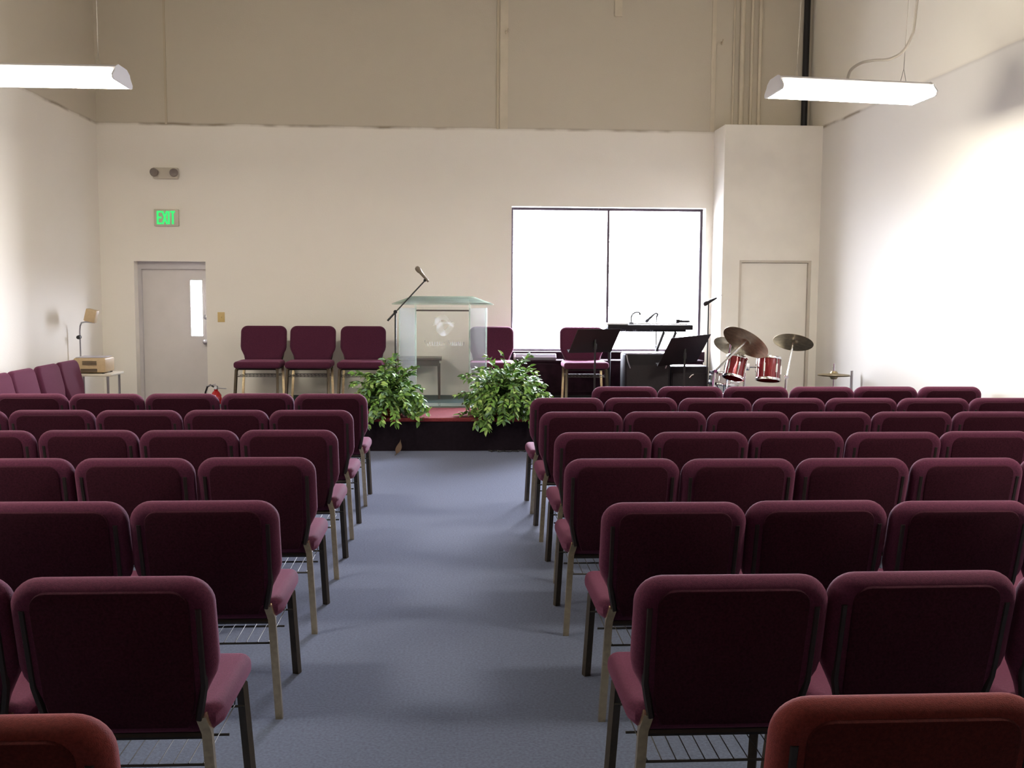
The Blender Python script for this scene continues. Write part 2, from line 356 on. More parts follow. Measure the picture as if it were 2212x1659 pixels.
# ------------------------------------------------------------------ chairs
def mirror(o): return o + [(-x, y) for x, y in reversed(o)]
CHAIR_N = [0]
KX = Matrix.Diagonal((1.03, 1, 1, 1))
def make_chair(name, label, fab, backc, group):
    t = thing(name, label, 'chair', group=group)
    # back lies on a plane leaning from (y=.10, z=.45) to (y=0, z=.86)
    lean = math.atan2(.095, .405)
    B = Matrix.Translation((0, .098, .445)) @ Matrix.Rotation(lean, 4, 'X') @ Matrix.Rotation(R(90), 4, 'X')
    # local: x across, y up the back, z towards the rear
    hw, top, rc = .2575, .418, .075
    half = [(.195, .005), (.212, .055), (.228, .09), (.250, .135), (hw, .17)] + arc(hw-rc, top-rc, rc, 0, 90, 7) 
    half = half[:5] + half[5:]
    out = mirror(half)
    b = MB(); b.prism(out, .075, .034, 5, B @ Matrix.Translation((0, 0, -.058))); b.build('backrest', fab, t)
    hp = [(.170, -.022), (.186, .02), (.196, .08), (.2, .30)] + arc(.2-.045, .398-.045, .045, 0, 90, 5)
    p = MB(); p.prism(mirror(hp), .02, .007, 2, B @ Matrix.Translation((0, 0, .004))); p.build('back_panel', backc, t)
    for s in (-1, 1):
        q = MB(); q.tube([(s*.198, .0, .012), (s*.212, .07, .012), (s*.219, .11, .012), (s*.221, .345, .012)], .0105, 6, B)
        q.build('back_post', M['darkframe'], t)
    se = MB()
    so = [(.2, .095), (.235, .115), (.252, .17), (.2525, .50)] + arc(.2525-.035, .555-.035, .035, 0, 90, 4)
    se.prism(mirror(so), .078, .032, 5, Matrix.Translation((0, 0, .392))); se.build('seat', fab, t)
    sf = MB()
    for s in (-1, 1): sf.tube([(s*.21, .12, .383), (s*.21, .50, .383)], .0105, 6)
    for y in (.12, .50): sf.tube([(-.21, y, .383), (.21, y, .383)], .0105, 6)
    sf.build('seat_frame', M['darkframe'], t)
    for s in (-1, 1):
        l = MB(); l.tube([(s*.203, .093, .45), (s*.215, .105, .40), (s*.232, .135, 0)], .0185, 4, square=True); l.build('leg', M['frame'], t)
    for s in (-1, 1):
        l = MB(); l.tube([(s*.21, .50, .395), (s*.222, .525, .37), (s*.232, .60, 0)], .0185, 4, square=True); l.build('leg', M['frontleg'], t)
    rk = MB(); z = .30
    for y in (.115, .31, .52): rk.tube([(-.228, y, z), (.228, y, z)], .0042, 5)
    for k in range(11): rk.tube([(-.2+.04*k, .115, z+.004), (-.2+.04*k, .52, z+.004), (-.2+.04*k, .535, z+.035)], .0018, 4)
    rk.build('book_rack', M['wire'], t)
    for ch in t.children: ch.data.transform(KX)
    return t
def dup(root, loc, rz, label, group):
    r = root.copy(); COL.objects.link(r); r.location = loc; r.rotation_euler = (0, 0, rz); r['label'] = label; r['group'] = group
    for ch in list(root.children):
        c = ch.copy(); COL.objects.link(c); c.parent = r
    return r
ORD = ['first', 'second', 'third', 'fourth', 'fifth', 'sixth', 'seventh', 'eighth', 'ninth']
chair0 = make_chair('stacking_chair', '', M['fabric'], M['backcloth'], '')
used = [False]
def chair(loc, rz, label, group):
    if not used[0]:
        used[0] = True; chair0.location = loc; chair0.rotation_euler = (0, 0, rz); chair0['label'] = label; chair0['group'] = group; return chair0
    return dup(chair0, loc, rz, label, group)
PITCH = .535
right_rows = [(1.115, 8.15, 6), (.555, 7.27, 7), (.55, 6.42, 7), (.55, 5.48, 6), (.515, 4.60, 5), (.54, 3.63, 4), (.495, 2.68, 3)]
left_rows = [(-.63, 7.57, 6), (-.63, 6.53, 5), (-.625, 5.60, 4), (-.63, 4.66, 4), (-.635, 3.69, 3), (-.635, 2.71, 2)]
def place(rows, sgn, side):
    for ri, (x, y, n) in enumerate(rows):
        for k in range(n):
            cx = x + sgn*(.26 + PITCH*k) + random.uniform(-.003, .003)
            pos = 'at the aisle end' if k == 0 else '%s from the aisle' % ORD[k]
            chair((cx, y + random.uniform(-.014, .014), 0), R(random.uniform(-.5, .5)), 'burgundy padded chair, %s block, %s row from the stage, %s' % (side, ORD[ri], pos), 'burgundy chairs of the %s block' % side)
place(right_rows, 1, 'drum-side'); place(left_rows, -1, 'door-side')
zr = make_chair('stacking_chair', 'redder padded chair, its seat corner showing, last row of the drum-side block', M['fabric_red'], mat('redder_back_panel', (.052, .008, .007), .9, noise=.3, nscale=140, bump=.4, bscale=450, sheen=.2, spec=.1), 'redder chairs of the last row')
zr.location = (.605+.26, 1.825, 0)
dup(zr, (-.61-.26, 1.80, 0), 0, 'redder padded chair, only its back corner showing, last row of the door-side block', 'redder chairs of the last row')
stage_ch = [(-2.205, 'burgundy chair on stage, facing us, nearest the exit door'), (-1.635, 'burgundy chair on stage, facing us, middle of the three in a row'), (-1.05, 'burgundy chair on stage, facing us, behind the leafy planter next to the microphone stand'), (.46, 'burgundy chair on stage seen partly through the clear pulpit'), (1.535, 'burgundy chair on stage behind the black music stand, before the window')]
for x, lb in stage_ch:
    chair((x, 12.31, SZ), R(180), lb, 'burgundy chairs standing on the stage')
for i, y in enumerate((10.98, 10.44, 9.83, 9.29)):
    chair((-4.04, y, 0), R(-90), ['burgundy chair against the side wall, next to the overhead projector cart', 'burgundy chair against the side wall, second from the projector cart', 'burgundy chair against the side wall, third from the projector cart', 'burgundy chair against the side wall, fourth from the projector cart'][i], 'burgundy chairs along the side wall')

# ------------------------------------------------------------------ hanging fluorescent lights
def light_fixture(cx, y0, z0, label, cord=False, tilt=0.):
    L_, W_, H_ = 1.17, .46, .072
    t = thing('fluorescent_light', label, 'light fixture', (cx, y0, z0), group='hanging fluorescent lights'); t.rotation_euler = (0, tilt, 0)
    h = MB(); h.prism([(-.165, H_+.02), (-.10, H_+.045), (.10, H_+.045), (.165, H_+.02), (.175, H_), (-.175, H_)], L_, 0, 1, Matrix.Translation((-L_/2, 0, 0)) @ Matrix(((0, 0, 1, 0), (1, 0, 0, 0), (0, 1, 0, 0), (0, 0, 0, 1))))
    h.build('housing', M['white_enamel'], t, smooth=False)
    l = MB(); l.prism([(-.172, H_-.002), (-W_/2+.006, .03), (-W_/2+.012, .008), (-W_/2+.03, 0), (W_/2-.03, 0), (W_/2-.012, .008), (W_/2-.006, .03), (.172, H_-.002)], L_-.02, 0, 1, Matrix.Translation((-L_/2+.01, 0, 0)) @ Matrix(((0, 0, 1, 0), (1, 0, 0, 0), (0, 1, 0, 0), (0, 0, 0, 1))))
    l.build('lens', M['lens'], t, smooth=False)
    for s in (-1, 1):
        e = MB(); x0 = s*L_/2 - (.012 if s < 0 else 0)
        e.prism([(-.18, H_), (-.168, H_+.022), (-.1, H_+.05), (.1, H_+.05), (.168, H_+.022), (.18, H_), (W_/2+.002, .03), (W_/2-.006, .004), (W_/2-.03, -.004), (-W_/2+.03, -.004), (-W_/2+.006, .004), (-W_/2-.002, .03)], .012, 0, 1, Matrix.Translation((x0, 0, 0)) @ Matrix(((0, 0, 1, 0), (1, 0, 0, 0), (0, 1, 0, 0), (0, 0, 0, 1))))
        e.build('end_cap', M['white_enamel'], t, smooth=False)
    for s in (-1, 1):
        c = MB()
        top = ZT - z0
        c.tube([(s*.42, -.06, H_+.045), (s*.42, 0, H_+.16), (s*.42, .06, H_+.045)], .0025, 5)
        c.tube([(s*.42, 0, H_+.16), (s*.42, 0, top)], .003, 5)
        c.build('hanging_chain', M['cord'], t)
    if cord:
        c = MB(); pts = [(.50, 0, ZT-z0), (.50, 0, 1.3), (.485, 0, .62), (.46, 0, .47), (.40, 0, .36), (.30, 0, .30), (.18, 0, .285), (.08, 0, .26), (.0, 0, .20), (-.02, 0, H_+.045)]
        # smooth the bends
        P = [Vector(p) for p in pts]; Q = []
        for i in range(len(P)-1):
            p0 = P[max(0, i-1)]; p1 = P[i]; p2 = P[i+1]; p3 = P[min(len(P)-1, i+2)]
            for j in range(6):
                u = j/6; Q.append(.5*((2*p1) + (p2-p0)*u + (2*p0-5*p1+4*p2-p3)*u*u + (3*p1-p0-3*p2+p3)*u**3))
        Q.append(P[-1]); c.tube(Q, .011, 8); c.build('power_cord', M['cord'], t)
light_fixture(3.06, 8.02, 3.125, 'long fluorescent light with a looping power cord, hanging by the block wall', True, R(1.6))
for fx, fl in ((3.06, 'added unseen fluorescent light over the rear chair rows by the block wall'), (-3.045, 'added unseen fluorescent light over the rear chair rows, exit door side')):
    light_fixture(fx, 3.3, 3.13, fl)  # two extra lights added out of frame to brighten the rear rows
light_fixture(-3.045, 8.02, 3.13, 'long fluorescent light hanging at the exit door side, cut by the frame')

# ------------------------------------------------------------------ exit sign, emergency light, switch, extinguisher
t = thing('exit_sign', 'white exit sign with green lit letters above the door', 'sign', (-3.405, YB, 2.455))
MB().box(-.145, .145, -.045, 0, -.10, .10, .008, 2).build('housing', M['offwhite'], t)
lt = MB(); h, s_ = .155, .023
def bar(x0, z0, x1, z1, wd=s_):
    a = Vector((x0, 0, z0)); b = Vector((x1, 0, z1)); d = (b-a); n = Vector((-d.z, 0, d.x)).normalized()*wd/2
    def f(bm):
        vs = [bm.verts.new(p + Vector((0, y, 0))) for y in (-.049, -.0445) for p in (a-n, b-n, b+n, a+n)]
        for q in ((0, 1, 2, 3), (7, 6, 5, 4), (0, 4, 5, 1), (1, 5, 6, 2), (2, 6, 7, 3), (3, 7, 4, 0)): bm.faces.new([vs[i] for i in q])
        bmesh.ops.recalc_face_normals(bm, faces=bm.faces[:])
    lt.add(f)
hb = h/2
bar(-.098, -hb, -.098, hb)
for z in (-hb+.009, 0, hb-.009): bar(-.098, z, -.052, z)
bar(-.042, -hb, .012, hb); bar(-.042, hb, .012, -hb)
bar(.032, -hb, .032, hb); bar(.052, hb-.009, .106, hb-.009); bar(.079, -hb, .079, hb)
lt.build('lettering', M['green'], t, smooth=False, label='green lit letters EXIT')
t = thing('emergency_light', 'off-white emergency light with two lamp heads above the exit sign', 'light', (-3.40, YB, 2.975))
MB().box(-.145, .145, -.07, 0, -.065, .065, .01, 2).build('housing', M['offwhite'], t)
for s in (-1, 1):
    lh = MB(); lh.lathe([(0, -.01), (.03, -.01), (.048, .03), (.05, .05), (.044, .052), (.03, .045), (0, .042)], 20, aim((s*.105, -.075, .012), (s*.25, -1, -.25))); lh.build('lamp_head', M['lampgrey'], t)
t = thing('light_switch', 'ivory light switch plate on the wall between exit door and chairs', 'switch', (-2.79, YB, 1.275))
MB().box(-.042, .042, -.008, 0, -.06, .06, .003, 2).build('plate', M['ivory'], t)
MB().box(-.007, .007, -.02, -.006, -.012, .016, .002, 1).build('toggle', M['ivory'], t)
t = thing('fire_extinguisher', 'red fire extinguisher with black hose on the floor beside the exit door', 'extinguisher', (-2.78, 12.30, 0)); t.scale = (1.22, 1.22, 1.22)
MB().lathe([(0, 0), (.052, 0), (.056, .008), (.056, .27), (.05, .305), (.03, .335), (.019, .345), (.019, .36), (0, .36)], 24).build('cylinder', M['red'], t)
MB().lathe([(.016, .36), (.02, .362), (.02, .39), (.012, .395), (0, .395)], 14).build('valve', M['steel'], t)
hd = MB(); hd.box(-.01, .085, -.011, .011, .395, .403, .002, 1, Matrix.Rotation(R(-12), 4, 'Y')); hd.box(-.01, .075, -.011, .011, .368, .376, .002, 1, Matrix.Rotation(R(4), 4, 'Y')); hd.build('handle', M['steel'], t)
hs = MB(); hs.tube([(-.015, 0, .38), (-.05, 0, .40), (-.08, 0, .385), (-.1, 0, .33), (-.105, 0, .25), (-.08, -.02, .12)], .009, 8); hs.tube([(-.08, -.02, .12), (-.075, -.02, .06)], .011, 8, r1=.018); hs.build('hose', M['black'], t)
MB().lathe([(0, 0), (.015, 0), (.015, .01), (0, .012)], 14, aim((0, -.019, .375), (0, -1, 0))).build('gauge', M['white_enamel'], t)

# ------------------------------------------------------------------ overhead projector on its cart
t = thing('projector_cart', 'small metal cart with slim legs in the corner under the projector', 'cart', (-3.92, 11.58, 0))
MB().box(-.24, .24, -.22, .22, .665, .69, .006, 2).build('top_shelf', M['offwhite'], t)
MB().box(-.20, .20, -.19, .19, .20, .218, .004, 1).build('lower_shelf', M['offwhite'], t)
for sx in (-1, 1):
    for sy in (-1, 1): MB().tube([(sx*.195, sy*.19, 0), (sx*.195, sy*.19, .666)], .013, 8).build('leg', M['steel'], t)
t = thing('overhead_projector', 'beige overhead projector with a post and mirror head on the corner cart', 'projector', (-3.93, 11.58, .69))
MB().box(-.17, .17, -.16, .16, .012, .17, .02, 3).build('body', M['beige'], t)
MB().box(-.15, .15, -.14, .14, .171, .178, .002, 1).build('glass_stage', M['silver'], t)
gv = MB()
for k in range(4): gv.box(-.07, .08, -.166, -.158, .095+.012*k, .102+.012*k)
gv.box(-.09, .085, -.167, -.158, .02, .055, .003, 1); gv.build('vent', M['beige_dark'], t)
fe = MB()
for sx in (-1, 1):
    for sy in (-1, 1): fe.lathe([(0, 0), (.014, 0), (.014, .014), (0, .014)], 10, Matrix.Translation((sx*.14, sy*.13, 0)))
fe.build('foot', M['black'], t)
ar = MB(); ar.tube([(-.178, .10, .10), (-.178, .10, .45), (-.172, .10, .51), (-.15, .08, .545), (-.10, .05, .555), (.02, 0, .55)], .009, 8); ar.build('arm', M['steel'], t)
kn = MB(); kn.lathe([(0, -.03), (.02, -.03), (.024, 0), (.02, .03), (0, .03)], 14, aim((-.178, .07, .385), (0, 1, 0))); kn.build('focus_knob', M['black'], t)
mh = MB(); mh.box(-.06, .06, -.05, .05, 0, .14, .012, 2, Matrix.Translation((-.03, 0, .557)) @ Matrix.Rotation(R(14), 4, 'Y')); mh.build('mirror_head', M['beige'], t)

# ------------------------------------------------------------------ pulpit
PY0, PY1 = 11.36, 11.64
t = thing('pulpit', 'clear acrylic pulpit with angled wings and a slanted glass top', 'pulpit', (-.11, PY0, SZ))
def slab(p, q, z0, z1, th, m, name):
    a = Vector((p[0], p[1], 0)); b = Vector((q[0], q[1], 0)); n = Vector((-(b-a).y, (b-a).x, 0)).normalized()*th
    o = MB()
    def f(bm):
        vs = [bm.verts.new(v + Vector((0, 0, z))) for z in (z0, z1) for v in (a, b, b+n, a+n)]
        for k in ((3, 2, 1, 0), (4, 5, 6, 7), (0, 1, 5, 4), (1, 2, 6, 5), (2, 3, 7, 6), (3, 0, 4, 7)): bm.faces.new([vs[i] for i in k])
        bmesh.ops.recalc_face_normals(bm, faces=bm.faces[:])
    o.add(f); return o.build(name, m, t, smooth=False)
fp = slab((-.293, 0), (.293, 0), .02, 1.10, .012, M['acrylic'], 'front_panel')
slab((-.298, .002), (-.485, .24), .02, 1.09, -.012, M['acrylic_side'], 'wing_panel')
slab((.298, .002), (.485, .24), .02, 1.09, .012, M['acrylic_wing'], 'wing_panel')
for x in (-.295, .295):
    MB().tube([(x, .012, .02), (x, .012, 1.13)], .009, 10).build('corner_post', M['acrylic_top'], t)
for x in (-.485, .485):
    MB().tube([(x, .243, .02), (x, .243, 1.09)], .008, 10).build('rear_post', M['acrylic_top'], t)
tp = MB()
def f(bm):
    zf, zb = 1.205, 1.12
    pts = [(-.335, -.03, zf), (.335, -.03, zf), (.57, .30, zb), (-.57, .30, zb)]
    vs = [bm.verts.new(Vector(p) + Vector((0, 0, dz))) for dz in (0, .014) for p in pts]
    for k in ((3, 2, 1, 0), (4, 5, 6, 7), (0, 1, 5, 4), (1, 2, 6, 5), (2, 3, 7, 6), (3, 0, 4, 7)): bm.faces.new([vs[i] for i in k])
    bmesh.ops.recalc_face_normals(bm, faces=bm.faces[:])
tp.add(f); tp.build('slanted_top', M['acrylic_top'], t, smooth=False)
MB().box(-.29, .29, .02, .20, 1.055, 1.07).build('shelf', M['tablewood'], t, label='dark inner shelf')
bs = MB(); bs.prism([(-.34, -.04), (.34, -.04), (.53, .27), (-.53, .27)], .018, 0); bs.build('base_plate', M['acrylic_top'], t)
em = MB()                                        # frosted emblem: a flying-bird swirl, and a line of script under it
def ribbon(pts, wd, y=-.0025):
    P = [Vector((x, 0, z)) for x, z in pts]
    def f(bm):
        prev = None
        for i, p in enumerate(P):
            tg = (P[min(i+1, len(P)-1)]-P[max(i-1, 0)]).normalized(); n = Vector((-tg.z, 0, tg.x))
            ww = wd*(.35+.65*math.sin(math.pi*(i+.5)/len(P)))/2
            cur = (bm.verts.new(p+n*ww+Vector((0, y, 0))), bm.verts.new(p-n*ww+Vector((0, y, 0))))
            if prev: bm.faces.new((prev[0], prev[1], cur[1], cur[0]))
            prev = cur
    em.add(f)
ribbon([(-.10+.19*u, .90+.09*math.sin(u*3.0)) for u in [i/14 for i in range(15)]], .055)
ribbon([(-.02+.14*u, .80+.14*u*u) for u in [i/12 for i in range(13)]], .06)
ribbon([(-.09+.12*u, .97-.16*u+.03*math.sin(6*u)) for u in [i/12 for i in range(13)]], .07)
ribbon([(.03+.09*math.cos(a), .86+.07*math.sin(a)) for a in [.2+4.2*i/18 for i in range(19)]], .03)
for k, (xa, xb) in enumerate(((-.20, .03), (.06, .24))):
    n_ = 60; ribbon([(xa+(xb-xa)*i/n_+.008*math.cos(i*.9), .70+.022*math.sin(i*.9)+(.02 if i < 7 else 0)) for i in range(n_+1)], .009)
em.build('etched_emblem', M['etch'], t, smooth=False, label='frosted white emblem with script')

# ------------------------------------------------------------------ microphone stands
def stand_base(parent, z0=0, r=.27, legs=3, rot=0):
    for k in range(legs):
        a = rot + 2*math.pi*k/legs
        MB().tube([(0, 0, .16), (r*math.cos(a), r*math.sin(a), .012)], .008, 8).build('leg', M['black'], parent)
def microphone(parent, p, d, s=1.0, name='microphone'):
    o = MB(); T = aim(p, d)
    o.lathe([(0, 0), (.011*s, 0), (.015*s, .05*s), (.0185*s, .12*s), (.0205*s, .125*s), (.026*s, .14*s), (.027*s, .165*s), (.021*s, .185*s), (0, .194*s)], 16, T)
    return o.build(name, M['blackplastic'], parent)
t = thing('microphone_stand', 'black boom microphone stand reaching up in front of the pulpit', 'microphone stand', (-.615, 11.20, SZ))
stand_base(t, rot=.52, r=.14)
MB().tube([(0, 0, .1), (0, 0, 1.05)], .010, 8).build('pole', M['black'], t)
bo = MB(); bo.tube([(-.075, 0, .965), (.325, 0, 1.395)], .0075, 8); bo.tube([(-.085, 0, .954), (.0, 0, 1.046)], .011, 8); bo.build('boom_arm', M['black'], t)
MB().lathe([(0, -.02), (.02, -.02), (.022, 0), (.02, .02), (0, .02)], 12, aim((0, 0, 1.05), (0, 1, 0))).build('boom_clutch', M['black'], t)
MB().tube([(.31, 0, 1.38), (.335, 0, 1.415)], .016, 10).build('mic_clip', M['blackplastic'], t)
mp_ = MB(); T = aim((.355, 0, 1.375), (-.135, -.02, .16))
mp_.lathe([(0, 0), (.012, 0), (.016, .06), (.02, .13), (.022, .135), (.028, .152), (.029, .18), (.022, .20), (0, .21)], 16, T); mp_.build('microphone', mat('champagne_microphone', (.22, .18, .14), .4, .4), t)

# ------------------------------------------------------------------ leafy planters
def planter(cx, cy, label, seed, spread, drop):
    rnd = random.Random(seed)
    t = thing('leafy_planter', label, 'potted plant', (cx, cy, SZ), group='leafy planters on the stage edge')
    b = MB(); b.lathe([(0, 0), (.125, 0), (.135, .01), (.15, .10), (.165, .135), (.172, .14), (.165, .15), (.15, .14), (.14, .11), (0, .105)], 28)
    for z in (.03, .06, .09, .12): b.lathe([(.132+.2*z, z-.009), (.142+.2*z, z), (.132+.2*z, z+.009)], 28)
    b.build('basket', M['wicker'], t)
    ha = MB(); ha.tube([(.155*math.cos(a), 0, .13+.25*math.sin(a)) for a in [math.pi*i/14 for i in range(15)]], .009, 6, Matrix.Rotation(.5, 4, 'Z')); ha.build('basket_handle', M['wicker'], t)
    stm = MB(); lv = bmesh.new()
    def leaf(p, d, ln, wd, mi):
        d = d.normalized(); up = Vector((rnd.uniform(-.6, .6), rnd.uniform(-.9, .3), 1))
        a = d.cross(up).normalized(); n = a.cross(d).normalized()
        mid = [p, p+d*ln*.35-n*ln*.03, p+d*ln*.7-n*ln*.08, p+d*ln-n*ln*.2]
        vs = [lv.verts.new(mid[0]), lv.verts.new(mid[1]+a*wd*.5+n*wd*.15), lv.verts.new(mid[2]+a*wd*.38+n*wd*.1), lv.verts.new(mid[3]),
              lv.verts.new(mid[2]-a*wd*.38+n*wd*.1), lv.verts.new(mid[1]-a*wd*.5+n*wd*.15), lv.verts.new(mid[1]), lv.verts.new(mid[2])]
        for q in ((0, 1, 6), (0, 6, 5), (1, 2, 7, 6), (6, 7, 4, 5), (2, 3, 7), (7, 3, 4)):
            fc = lv.faces.new([vs[i] for i in q]); fc.material_index = mi; fc.smooth = True
    edge = SY0 - cy - .03
    def ok(p):
        if p.y > edge and p.z < .02: p.z = .02
        if p.z < -.30: p.z = -.30
        return p
    for k in range(135):
        az = rnd.uniform(0, 2*math.pi) if k < 100 else rnd.uniform(-2.5, -.6)
        el = R(rnd.uniform(5, 85)); ln = rnd.uniform(.26, .50)*spread*(.72 if math.sin(az) > .25 else 1)
        front = math.sin(az) < -.35
        d = Vector((math.cos(az)*math.cos(el), math.sin(az)*math.cos(el)*.85, math.sin(el)))
        p = Vector((rnd.uniform(-.07, .07), rnd.uniform(-.07, .07), .11)); pts = [p.copy()]; N = 11
        for i in range(N):
            d = (d + Vector((0, 0, -.20*drop*(1.7 if front else 1)*i/N)) + Vector((rnd.uniform(-.06, .06),)*3)).normalized()
            p = ok(p + d*ln/N*1.15); pts.append(p.copy())
        stm.tube(pts, .0035, 4)
        mix = rnd.random()
        for i in range(2, N+1):
            for s in (-1, 1):
                for rep in range(2 if i > 4 else 1):
                    sd = Vector((-d.y, d.x, 0)); sd = sd.normalized() if sd.length > .01 else Vector((1, 0, 0))
                    ld = (pts[i]-pts[i-1]).normalized()*.6 + sd*s*rnd.uniform(.3, 1) + Vector((rnd.uniform(-.3, .3), rnd.uniform(-.4, .2), rnd.uniform(-.55, .35)))
                    q = rnd.random(); mi = 0 if q < .40 else 1 if q < .62 else 2 if q < .88 else 3
                    L2 = rnd.uniform(.055, .09); e = pts[i] + ld.normalized()*L2
                    if e.y > edge and e.z < .01: ld.z = abs(ld.z)
                    if pts[i].y + ld.normalized().y*L2 > edge-.0 and pts[i].y <= edge and e.z < .01: ld.y = -abs(ld.y)
                    leaf(pts[i], ld, L2, L2*rnd.uniform(.42, .56), mi)
    stm.build('stem', M['stem'], t)
    me = bpy.data.meshes.new('foliage'); lv.to_mesh(me); lv.free()
    for k in 'ABCD': me.materials.append(M['leaf'+k])
    o = bpy.data.objects.new('foliage', me); COL.objects.link(o); o.parent = t
    return t
planter(-.655, 10.62, 'leafy green plant trailing over the stage edge at the microphone stand', 3, .90, 1.0)
planter(.545, 10.62, 'leafy green plant in an orange basket on the stage edge, chair side of pulpit', 11, 1.0, 1.0)

# ------------------------------------------------------------------ small table behind the pulpit
t = thing('side_table', 'small dark brown table seen through the clear pulpit', 'table', (-.395, 12.42, SZ))
MB().box(-.265, .265, -.2, .2, .455, .485, .005, 2).build('table_top', M['tablewood'], t)
MB().box(-.235, .235, -.175, .175, .39, .456).build('apron', M['tablewood'], t)
for sx in (-1, 1):
    for sy in (-1, 1): MB().tube([(sx*.235, sy*.17, 0), (sx*.23, sy*.165, .40)], .017, 4, square=True, r1=.022).build('leg', M['tablewood'], t)

# ------------------------------------------------------------------ under the window: low cabinet, silver case, amplifiers
t = thing('low_cabinet', 'long low dark wooden cabinet on stage below the window', 'cabinet', (1.905, 12.52, SZ))
MB().box(-1.155, 1.13, -.13, .16, .03, .43).build('body', M['darkwood'], t)
MB().box(-1.165, 1.14, -.15, .165, .43, .452, .005, 2).build('top', M['darkwood'], t)
MB().box(-1.13, 1.11, -.11, .15, 0, .03).build('plinth', M['black'], t)
for k in range(4):
    x0 = -1.14+.565*k; MB().box(x0+.01, x0+.555, -.142, -.131, .06, .41, .004, 1).build('door', M['darkwood'], t)
t = thing('silver_case', 'long narrow silver case lying on the low cabinet under the window', 'case', (1.0, 12.44, SZ+.452))
T0 = Matrix.Translation((-.245, 0, 0)) @ Matrix(((0, 0, 1, 0), (1, 0, 0, 0), (0, 1, 0, 0), (0, 0, 0, 1)))
hexo = [(-.03, 0), (.03, 0), (.06, .035), (.03, .075), (-.03, .075), (-.06, .035)]
MB().prism(hexo, .49, .003, 1, T0).build('body', M['silver'], t, smooth=False)
e = MB(); e.prism([(x*1.08, z*1.06-.0) for x, z in hexo], .02, .002, 1, Matrix.Translation((-.02, 0, 0)) @ T0); e.build('end_cap', M['white_enamel'], t, smooth=False)  # window light on this end put in as a white cap
t = thing('keyboard_amplifier', 'black speaker cabinet with a pale shiny top below the keyboard', 'speaker', (2.20, 11.72, SZ))
MB().box(-.26, .26, -.16, .16, .02, .575, .012, 2).build('cabinet', M['blackplastic'], t)
MB().box(-.235, .235, -.168, -.158, .06, .46, .004, 1).build('grille', M['greycloth'], t)
MB().box(-.25, .25, -.15, .15, .576, .592, .004, 1).build('top_panel', M['silver'], t)
for sx in (-1, 1): MB().tube([(sx*.2, -.17, .42), (sx*.23, -.178, .5), (sx*.245, -.172, .57)], .008, 6).build('corner_guard', M['steel'], t)
ft = MB()
for sx in (-1, 1):
    for sy in (-1, 1): ft.box(sx*.2-.02, sx*.2+.02, sy*.12-.02, sy*.12+.02, 0, .022)
ft.build('foot', M['black'], t)
t = thing('guitar_amplifier', 'dark grey amplifier box with small plug behind the tilted music stand', 'speaker', (2.70, 11.80, SZ))
MB().box(-.215, .22, -.14, .14, .015, .435, .012, 2).build('cabinet', M['blackplastic'], t)
MB().box(-.195, .2, -.148, -.138, .04, .36, .004, 1).build('grille', M['greycloth'], t)
pg = MB(); pg.tube([(.0, -.15, .30), (.0, -.175, .31), (.02, -.185, .34), (.04, -.18, .345)], .008, 8); pg.build('plug', M['chrome'], t)
fo = MB()
for sx in (-1, 1):
    for sy in (-1, 1): fo.box(sx*.17-.02, sx*.17+.02, sy*.1-.02, sy*.1+.02, 0, .018)
fo.build('foot', M['black'], t)

struct('trim_6', MB().box(WX0-.02, WX1+.02, YB-.012, YB, .76, .868), M['darkwood'])
# ------------------------------------------------------------------ music stands
def music_stand(px, py, top, wd, L_, tilt, yaw, label, roll=0):
    """px,py: desk centre; top: height of the desk's upper edge above the stage"""
    t = thing('music_stand', label, 'music stand', (px, py, SZ), yaw, 'black music stands')
    c = math.cos(tilt); zc_ = top - L_*c/2
    D = Matrix.Translation((0, 0, zc_)) @ Matrix.Rotation(roll, 4, 'Y') @ Matrix.Rotation(tilt, 4, 'X')
    d = MB(); d.box(-wd/2, wd/2, -.004, .004, -L_/2, L_/2, .003, 1, D); d.build('desk', M['black'], t)
    li = MB(); li.box(-wd/2, wd/2, .0, .05, -L_/2, -L_/2+.006, 0, 1, D); li.build('ledge', M['black'], t)
    MB().tube([(0, -.012, .10), (0, -.012, zc_+.02)], .011, 8).build('pole', M['black'], t)
    MB().lathe([(0, -.03), (.018, -.03), (.018, .03), (0, .03)], 10, aim((0, -.015, zc_-.06), (0, 0, 1))).build('clamp', M['black'], t)
    for k in range(3):
        a = .5+2*math.pi*k/3; MB().tube([(0, -.012, .12), (.2*math.cos(a), .2*math.sin(a), .012)], .008, 6).build('leg', M['black'], t)
    return t
music_stand(1.555, 11.28, .875, .53, .35, R(40), R(20), 'black music stand hiding the chair before the window')
music_stand(2.545, 11.26, .805, .52, .44, R(42), R(22), 'black tilted music stand next to the drums', roll=R(-4))

# ------------------------------------------------------------------ keyboard on its stand
t = thing('keyboard_stand', 'black slant-legged stand under the electronic keyboard', 'stand', (2.25, 12.02, SZ))
for x, dx in ((-.42, 0), (.22, -.30), (.36, -.30)):
    MB().tube([(x, -.02, .815), (x+dx, .02, .012)], .018, 8).build('leg', M['black'], t)
MB().tube([(-.50, 0, .826), (.48, 0, .826)], .012, 8).build('support_rail', M['black'], t)
MB().tube([(-.44, .02, .012), (.08, .02, .012)], .012, 8).build('floor_bar', M['black'], t)
t = thing('electronic_keyboard', 'dark electronic keyboard on its stand before the bright window', 'keyboard', (2.29, 12.02, SZ+.840))
MB().box(-.50, .50, -.13, .13, .0, .06, .012, 2).build('case', M['blackplastic'], t)
ky = MB(); ky.box(-.46, .46, .0, .125, .06, .072)
ky.build('keys', M['white_enamel'], t)
kf = MB()
for x in (-.30, -.18, .02): kf.lathe([(0, -.02), (.012, -.02), (.022, .0), (0, .0)], 10, Matrix.Translation((x, -.08, .002)) @ Matrix.Diagonal((1, 1, .9, 1)))
